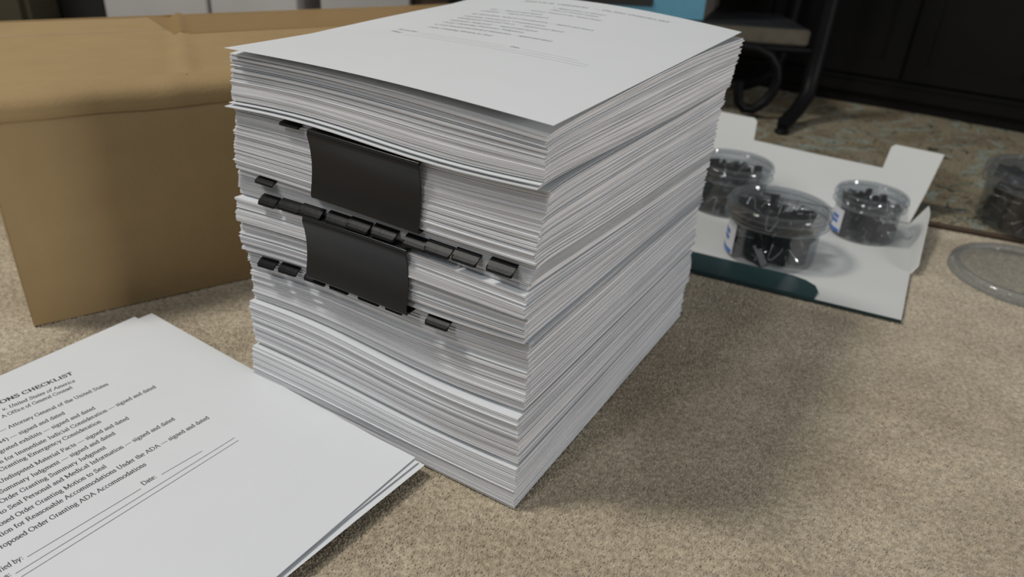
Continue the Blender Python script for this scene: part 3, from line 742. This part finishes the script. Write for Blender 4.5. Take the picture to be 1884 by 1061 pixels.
# ---------------------------------------------------------------- opened white carton with the jars
CR = Vector((39.6, 69.1, 0)); ce = Vector((math.cos(R_(-23)), math.sin(R_(-23)), 0)); cn = Vector((-ce.y, ce.x, 0))
def carton():
    e = empty('opened_carton', (0, 0, 0), 0, 'opened white carton lying flat on the carpet with clip jars standing in it', 'carton')
    W_, D_ = 24.0, 14.5; th = .12
    def P(a, b, z): return tuple(CR-ce*a+cn*b+Vector((0, 0, z)))
    m = MB(); m.prism([P(0, 0, .12), P(0, D_, .12), P(W_, D_, .12), P(W_, 0, .12)], (0, 0, th)); m.build('base_panel', M['carton'], e)
    # back panel leaning back, with a tall ear at either end
    ln = lambda z: z*.5
    pts = [(0, .3), (-.8, 3.6), (-1.6, 7.8), (3.6, 8.0), (4.0, 7.7), (4.3, 5.4), (12, 5.6), (W_-4.7, 5.9), (W_-4.5, 8.0), (W_-4.1, 8.3), (W_+.3, 8.4), (W_, .3)]
    m = MB(); m.prism([P(a, D_+ln(z), z) for a, z in pts], tuple(cn*th)); m.build('back_panel', M['carton'], e)
    m = MB(); m.prism([P(0, 0, .25), P(-.5, .6, 1.0), P(-1.3, D_-2.5, 2.8), P(-1.3, D_+.2, 2.7), P(0, D_, .25)], tuple(ce*th)); m.build('side_wall', M['carton'], e)
    m = MB(); m.prism([P(W_, 0, .25), P(W_+.9, .6, 1.6), P(W_+1.6, D_-1, 3.6), P(W_, D_, .25)], tuple(-ce*th)); m.build('side_wall', M['carton'], e)
    F = lambda a, b, z: tuple(Vector(P(a, 0, z))-(cn*.882+ce*-.0)*b - ce*(b*.06))
    m = MB(); m.prism([F(0, 0, .30), F(W_, 0, .30), F(W_, 12.6, .22), F(0, 12.6, .22)], (0, 0, th)); m.build('front_flap', M['carton'], e)
    # dark printed tuck tongue folded back over the flap's front edge, its near end rounded
    c = [(W_, 12.75)]+[(7.4, 12.75), (7.3, 11.2), (7.7, 10.2), (8.7, 9.5), (10, 9.15), (W_, 9.0)]
    v = [F(a, b, .36+.10*(12.75-b)) for a, b in c]
    m = MB(); m.prism(v, (0, 0, .10)); o = m.build('tuck_tongue', M['carton_green'], e); o['label'] = 'dark teal printed side of the tuck flap'
    m = MB(); m.prism([F(a, 12.65, .05) for a in (0, W_)]+[F(a, 12.75, .38) for a in (W_, 0)], tuple(cn*-.1)); o = m.build('flap_edge', M['carton_green'], e); o['label'] = 'dark teal flap edge'
carton()

def fold_clip_mesh(folded, w=1.9):
    """small binder clip: steel body and two wire handles"""
    b = MB(); t = .05; h = .75; d = 1.15
    prof = [(.05, d), (.16, d-.03), (.20, d-.13), (h/2, .12), (h/2-.04, 0), (-h/2+.04, 0), (-h/2, .12), (-.20, d-.13), (-.16, d-.03), (-.05, d)]
    n = len(prof); v = []; f = []
    for s in (1, .84):
        for x in (-w/2, w/2):
            for (y, z) in prof: v.append((x, y*s, z if s == 1 else .06+z*.92))
    for s in (0, 2*n):
        for k in range(n-1):
            q = (s+k, s+k+1, s+n+k+1, s+n+k); f.append(q if s == 0 else q[::-1])
    for k in range(n-1):
        f.append((k, 2*n+k, 2*n+k+1, k+1)); f.append((n+k, n+k+1, 3*n+k+1, 3*n+k))
    b.add(v, f)
    hs = []
    for sg in (1, -1):
        q = MB(); y = sg*.11
        pts = [(-.45, sg*.12, d+.02), (-.43, sg*.26, d-.12), (-.3, sg*.42, .45), (-.2, sg*.5, .1), (-.07, sg*.52, -.02), (.07, sg*.52, -.02), (.2, sg*.5, .1), (.3, sg*.42, .45), (.43, sg*.26, d-.12), (.45, sg*.12, d+.02)] if folded else [(-.45, y, d), (-.42, y+sg*.02, d+.2), (-.24, y+sg*.15, d+.95), (-.2, y+sg*.2, d+1.25), (-.08, y+sg*.23, d+1.42), (.08, y+sg*.23, d+1.42), (.2, y+sg*.2, d+1.25), (.24, y+sg*.15, d+.95), (.42, y+sg*.02, d+.2), (.45, y, d)]
        q.tube(pts, .055, 6); hs.append(q)
    for q in [b]+hs: q.v = [(x, y, z-(.55 if folded else 1.1)) for x, y, z in q.v]
    return b, hs
PROTO = {}
def small_clip(loc, rot, sc, label, group, folded=True):
    if folded not in PROTO:
        b, hs = fold_clip_mesh(folded); e = empty('small_binder_clip')
        parts = [b.build('spring_body', M['black_metal'], e, False)]
        for q in hs: parts.append(q.build('wire_handle', M['silver'], e, True))
        PROTO[folded] = (e, parts)
    else:
        e = PROTO[folded][0].copy(); COL.objects.link(e)
        for q in PROTO[folded][1]:
            c = q.copy(); COL.objects.link(c); c.parent = e
    e.location = Vector(loc)*S; e.rotation_euler = rot; e.scale = (sc, sc, sc)
    tag(e, label, 'binder clip', group)
def jar(x, y, z0, R, H, r, label, nclips, cs, what, lab_ang, seed, lid=True, face=None):
    e = empty('plastic_jar', (x, y, z0), 0, label, 'jar')
    lh = H*.30
    out = [(0, .02), (r*.93, .02), (r*.99, .12), (r, .35), (r, H-lh-.25), (r*1.02, H-lh-.1), (R*.94, H-lh), (R*.94, H-.15)]
    m = MB().lathe(out); m.lathe([(p*.965, q+.07) for p, q in out]); m.build('jar_body', M['clear'], e, True)
    if lid:
        lp = [(R*.985, H-lh+.02), (R, H-lh+.12), (R, H-lh*.72), (R*.975, H-lh*.68), (R*.975, H-lh*.6), (R, H-lh*.55), (R, H-.22), (R*.975, H-.06), (R*.93, H), (R*.86, H-.03), (R*.84, H-.28), (R*.5, H-.30), (0, H-.30)]
        m = MB().lathe(lp, n=56); o = m.build('lid', M['clear_lid'], e, True); o['label'] = 'milky clear screw lid'
        m = MB()
        for zz in (H-lh*.88, H-lh*.38): m.tube([(R*1.005*math.cos(2*math.pi*k/56), R*1.005*math.sin(2*math.pi*k/56), zz) for k in range(56)], .07, 6, True)
        m.build('lid_rib', M['clear_lid'], e, True)
    if lab_ang is not None:
        a0, a1 = R_(lab_ang[0]), R_(lab_ang[1])
        m = MB().lathe([(r*1.006, .5), (r*1.012, .5), (r*1.012, H-lh-.4), (r*1.006, H-lh-.4)], n=14, a0=a0, a1=a1); lb = m.build('label', M['label'], e, True); lb['label'] = 'white paper label with blue print'
        m = MB()
        hh = H-lh-.9
        for q0, q1, s0, s1 in ((0, 1, .0, .14), (.18, .75, .36, .50), (.18, .75, .56, .70)):
            m.lathe([(r*1.018, .5+hh*s0), (r*1.018, .5+hh*s1)], n=8, a0=a0+(a1-a0)*(q0*.9+.05), a1=a0+(a1-a0)*(q1*.9+.05))
        m.build('printed_mark', M['blue'], lb, True)
    rnd = random.Random(seed)
    placed = []
    for k in range(nclips):
        best = None; fold = k % 6 != 0; ext = (.78 if fold else 1.2)*cs
        for _ in range(60):
            rr = (r*.94-ext)*math.sqrt(rnd.random()); a = rnd.uniform(0, 6.283); zz = rnd.uniform(ext*.85+.1, H-lh*.35-ext*.9)
            p = (rr*math.cos(a), rr*math.sin(a), zz)
            d = min([math.dist(p, q) for q in placed] or [9])
            if best is None or d > best[0]: best = (d, p)
        p = best[1]; placed.append(p)
        small_clip((x+p[0], y+p[1], z0+p[2]), (rnd.uniform(0, 6.28), rnd.uniform(0, 6.28), rnd.uniform(0, 6.28)), cs,
                   'small black binder clip with silver handles heaped in '+what, 'binder clips heaped in '+what, fold)
jar(25.9, 71.2, .26, 5.05, 5.85, 4.4, 'largest clear jar of binder clips in the carton, next to its front flap', 48, 1.2, 'the largest jar', (150, 200), 5)
jar(38.2, 78.6, .26, 3.75, 5.0, 3.35, 'small clear jar of binder clips at the right end of the carton', 52, .8, 'the small jar', (165, 205), 6)
jar(24.3, 84.4, .26, 4.6, 5.6, 4.2, 'clear jar of binder clips at the back of the carton, half hidden by the tower', 50, 1.05, 'the jar at the back', (170, 215), 8)
jar(60.0, 83.4, .75, 6.8, 6.5, 6.2, 'clear jar of binder clips standing on the rug edge at the right of the picture', 70, 1.45, 'the jar on the rug', None, 9)
def loose_lid():
    e = empty('jar_lid', (51.6, 70.0, .05), 0, 'clear plastic jar lid lying alone on the carpet right of the carton', 'lid')
    R = 7.0
    lp = [(R, .0), (R*1.0, .75), (R*.975, .95), (R*.92, 1.0), (R*.88, .92), (R*.86, .72), (0, .68)]
    m = MB().lathe(lp, n=64); m.lathe([(q*.985, max(z-.08, .02)) for q, z in lp[:5]], n=64); m.build('lid_disc', M['clear_lid'], e, True)
    m = MB(); m.tube([(R*1.0*math.cos(2*math.pi*k/64), R*1.0*math.sin(2*math.pi*k/64), .10) for k in range(64)], .09, 6, True); m.build('rim', M['clear_lid'], e, True)
loose_lid()

# ---------------------------------------------------------------- black cabinet on the rug
def cabinet():
    A = Vector((52.6, 142.4, 0)); d = Vector((82.9-52.6, 125.6-142.4, 0)).normalized(); yaw = math.atan2(d.y, d.x)
    e = empty('black_cabinet', (52.6, 142.4, .7), yaw, 'long near-black lacquered cabinet standing on the rug at the back right', 'cabinet')
    x0, x1 = -34, 62
    m = MB(); m.box(x0, 0, 0, x1, 38, 1.8); m.build('plinth', M['cabinet'], e)
    m = MB(); m.box(x0-.6, -1.0, 1.8, x1+.6, 38, 3.9, .35); m.box(x0-.3, -.5, 3.9, x1+.3, 38, 4.7, .2); m.build('base_moulding', M['cabinet'], e)
    m = MB(); m.box(x0, .8, 4.7, x1, 38, 56); m.build('carcass', M['cabinet'], e)
    m = MB(); m.box(x0-1, -1.2, 56, x1+1, 39, 58.5, .4); m.build('top', M['cabinet'], e)
    for k in range(4):
        a = x0+.6+k*23.8; b = a+23.2
        dr = MB()
        dr.box(a, 0, 5.1, b, .8, 8.0); dr.box(a, 0, 52.8, b, .8, 55.6); dr.box(a, 0, 8.0, a+3, .8, 52.8); dr.box(b-3, 0, 8, b, .8, 52.8); dr.box(a+3, .45, 8, b-3, .8, 52.8)
        o = dr.build('door', M['cabinet'], e)
        kb = MB().lathe([(0, 0), (.4, 0), (.35, .5), (.75, .9), (.75, 1.2), (.4, 1.5), (0, 1.55)], n=16)
        kb.v = [(a+(20.5 if k % 2 == 0 else 2.6)+q[0], -q[2], (9.2 if k == 2 else 30)+q[1]) for q in kb.v]
        kb.build('knob', M['silver'] if k == 2 else M['cabinet'], o, True)
cabinet()

# ---------------------------------------------------------------- wrought iron side table
def side_table():
    e = empty('iron_side_table', (18, 134, .7), 0, 'black wrought iron side table with stone shelf and scrolled legs', 'table')
    x0, x1, y0, y1 = -28, 26, -9, 7.5
    m = MB(); m.box(x0, y0, 11.4, x1, y1, 13.7, .25); m.build('stone_shelf', M['stone'], e)['label'] = 'beige mottled stone shelf slab'
    m = MB(); m.box(x0+.4, y0+.4, 13.65, x1-.4, y1-.4, 13.85, .05); m.build('slate_inlay', M['slate'], e)
    m = MB(); m.box(x0-2, y0-2, 46, x1+2, y1+2, 48, .3); m.build('table_top', M['slate'], e)
    m = MB()
    for y in (y0-.3, y1+.3): m.tube([(x0-.5, y, 10.8), (x1+.8, y, 10.8)], .5, 8)
    for x in (x0-.3, x1+.6): m.tube([(x, y0-.3, 10.8), (x, y1+.3, 10.8)], .5, 8)
    m.build('shelf_rail', M['iron'], e, True)
    for sx, sy in ((1, -1), (-1, -1), (1, 1), (-1, 1)):
        X0 = x1+1.3 if sx > 0 else x0-1.3; Y0 = y0-.4 if sy < 0 else y1+.4
        sp = 1 if sy < 0 else .12
        pts = [(X0+sx*1.0, Y0-sy*1.0, 46), (X0+sx*.8, Y0-sy*.8, 30), (X0+sx*.5, Y0-sy*.4, 18), (X0+sx*.3, Y0, 11), (X0+sx*.1, Y0+sy*.3, 7), (X0-sx*.4, Y0+sy*1.6*sp, 4.4), (X0-sx*2.4, Y0+sy*4*sp, 2.3), (X0-sx*5.0, Y0+sy*7.6*sp, 1.2), (X0-sx*5.8, Y0+sy*9.3*sp, .85)]
        m = MB(); m.tube(pts, [1.2, 1.2, 1.25, 1.3, 1.3, 1.2, 1.15, 1.2, .8], 10); o = m.build('leg', M['iron'], e, True)
        m = MB().lathe([(0, 0), (.95, 0), (1.15, .3), (.8, .75), (0, .85)], X0-sx*5.7, Y0+sy*9.1*sp, 14); m.build('foot_pad', M['iron'], o, True)
    # D-shaped scroll hanging beneath the shelf by each front leg
    for cx in (18.6, -20.6):
        s = 1 if cx > 0 else -1
        pts = [(-5.5, 0, 4.4), (-3.5, 0, 4.7), (-1, 0, 4.5), (1.3, 0, 3.5), (2.7, 0, 1.8), (3.2, 0, -.2), (2.9, 0, -2.2), (1.9, 0, -4), (.3, 0, -5.2), (-1.2, 0, -5.2), (-2.2, 0, -4.2), (-2.6, 0, -2.4), (-2.7, 0, -.8)]
        m = MB(); m.tube([(cx+s*p[0], y0-1.5, 6.5+p[2]*.98) for p in pts], .8, 10); m.build('scroll', M['iron'], e, True)
side_table()
def blue_box():
    e = empty('storage_box', (27.6, 127.6, 14.62), R_(5), 'pale blue storage box with a black slot, on the stone shelf behind the tower', 'box')
    m = MB(); m.box(-36, 0, 0, -.25, .5, 20); m.build('front_panel', M['lid_blue'], e)
    # side panel recedes to the right so its taupe face shows
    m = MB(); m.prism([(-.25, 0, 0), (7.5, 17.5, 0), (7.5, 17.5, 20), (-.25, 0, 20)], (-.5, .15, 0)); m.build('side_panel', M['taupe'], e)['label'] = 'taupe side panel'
    m = MB(); m.prism([(-36, 0, 0), (-30, 17.5, 0), (-30, 17.5, 20), (-36, 0, 20)], (.5, .1, 0)); m.build('side_panel', M['lid_blue'], e)
    m = MB(); m.box(-30, 17, 0, 7.2, 17.5, 20); m.build('back_panel', M['lid_blue'], e)
    m = MB(); m.prism([(-36.3, -.3, 20), (.1, -.3, 20), (7.9, 17.9, 20), (-30, 17.9, 20)], (0, 0, 1.4)); m.build('lid', M['lid_blue'], e)
    m = MB(); m.box(-27, -.25, 1.6, -8.6, .0, 2.8, .08); m.build('slot_cover', M['black'], e)['label'] = 'black strip'
    m = MB(); m.prism([(-35, .6, .1), (-1, .6, .1), (6.5, 17, .1), (-29.5, 17, .1)], (0, 0, .4)); m.build('bottom_panel', M['lid_blue'], e)
blue_box()

# ---------------------------------------------------------------- things standing behind the cardboard box
def carton_box(x0, x1, y, d, h, m, label, cat='box', seam=True, rz=0):
    e = empty('storage_carton', ((x0+x1)/2, y+d/2, 0), rz, label, cat); w = (x1-x0)/2; D = d/2
    b = MB(); b.box(-w, -D, 0, w, D, h-.4, .2); b.build('body', m, e)
    b = MB(); b.box(-w-.1, -D-.1, h-.4, w+.1, -.1, h, .1); b.build('top_flap', m, e)
    b = MB(); b.box(-w-.1, .1, h-.4, w+.1, D+.1, h, .1); b.build('top_flap', m, e)
    if seam:
        b = MB(); b.box(-w*.55, -D-.06, h*.28, w*.1, -D+.02, h*.62); b.build('label', M['label'], e)
    return e
carton_box(-80.6, -60.9, 150, 22, 24, M['grey_carton'], 'grey white carton furthest left in the row behind the cardboard box', seam=False)
carton_box(-60.3, -43.8, 150, 22, 24, M['grey_carton'], 'middle grey white carton in the row behind the cardboard box', seam=False)
carton_box(-39.4, -22.6, 150, 22, 24, M['grey_carton'], 'grey white carton furthest right in the row behind the cardboard box', seam=False)
def tote():
    e = empty('fabric_tote', (-104, 152, 0), 0, 'dark olive fabric storage tote behind the far left end of the cardboard box', 'tote')
    m = MB(); m.box(-13, -10, 0, 13.2, 10, 30, 1.2); m.build('body', M['olive'], e, False)
    m = MB(); m.box(-13.4, -10.4, 28.5, 13.6, 10.4, 31, .6); m.build('hem', M['olive'], e)
    for s in (-1, 1):
        m = MB(); m.tube([(-5, s*10.4, 27), (-5, s*10.8, 33), (-2, s*10.8, 37), (2, s*10.8, 37), (5, s*10.8, 33), (5, s*10.4, 27)], .7, 8); m.build('handle', M['olive'], e, True)
tote()
def bin_():
    e = empty('black_bin', (-85.8, 158, 0), 0, 'black plastic bin between the olive tote and the grey cartons', 'bin')
    m = MB(); v = MB()
    pts = [(-4.6, -7), (4.6, -7), (4.6, 7), (-4.6, 7)]
    m.prism([(x*.9, y*.9, 0) for x, y in pts], (0, 0, .3))
    for i in range(4):
        p, q = pts[i], pts[(i+1) % 4]
        m.add([(p[0]*.9, p[1]*.9, 0), (q[0]*.9, q[1]*.9, 0), (q[0], q[1], 26), (p[0], p[1], 26), (p[0]*.84, p[1]*.84, .3), (q[0]*.84, q[1]*.84, .3), (q[0]*.94, q[1]*.94, 26), (p[0]*.94, p[1]*.94, 26)],
              [(0, 1, 2, 3), (5, 4, 7, 6), (3, 2, 6, 7), (0, 4, 5, 1)])
    m.build('body', M['black'], e)
    m = MB(); m.tube([(-4.7, -7.1, 26), (4.7, -7.1, 26), (4.7, 7.1, 26), (-4.7, 7.1, 26)], .35, 6, True); m.build('rim', M['black'], e)
bin_()
def crate():
    e = empty('wooden_crate', (-15, 160, 0), 0, 'dark brown slatted crate right of the grey cartons, behind the tower', 'crate')
    for k in range(4):
        for y, nm in ((-8, 0), (7.4, 1)):
            m = MB(); m.box(-7.4, y, .6+k*6, 8, y+.8, 5.6+k*6, .1); m.build('slat', M['brown_wood'], e)
    for x in (-7.4, 7.2):
        for y in (-7.1, 5.9):
            m = MB(); m.box(x, y, 0, x+.9, y+1.4, 24.6, .1); m.build('corner_post', M['brown_wood'], e)
    m = MB(); m.box(-6.4, -7, .6, 7.1, 7.2, 1.4); m.build('bottom_board', M['brown_wood'], e)
crate()
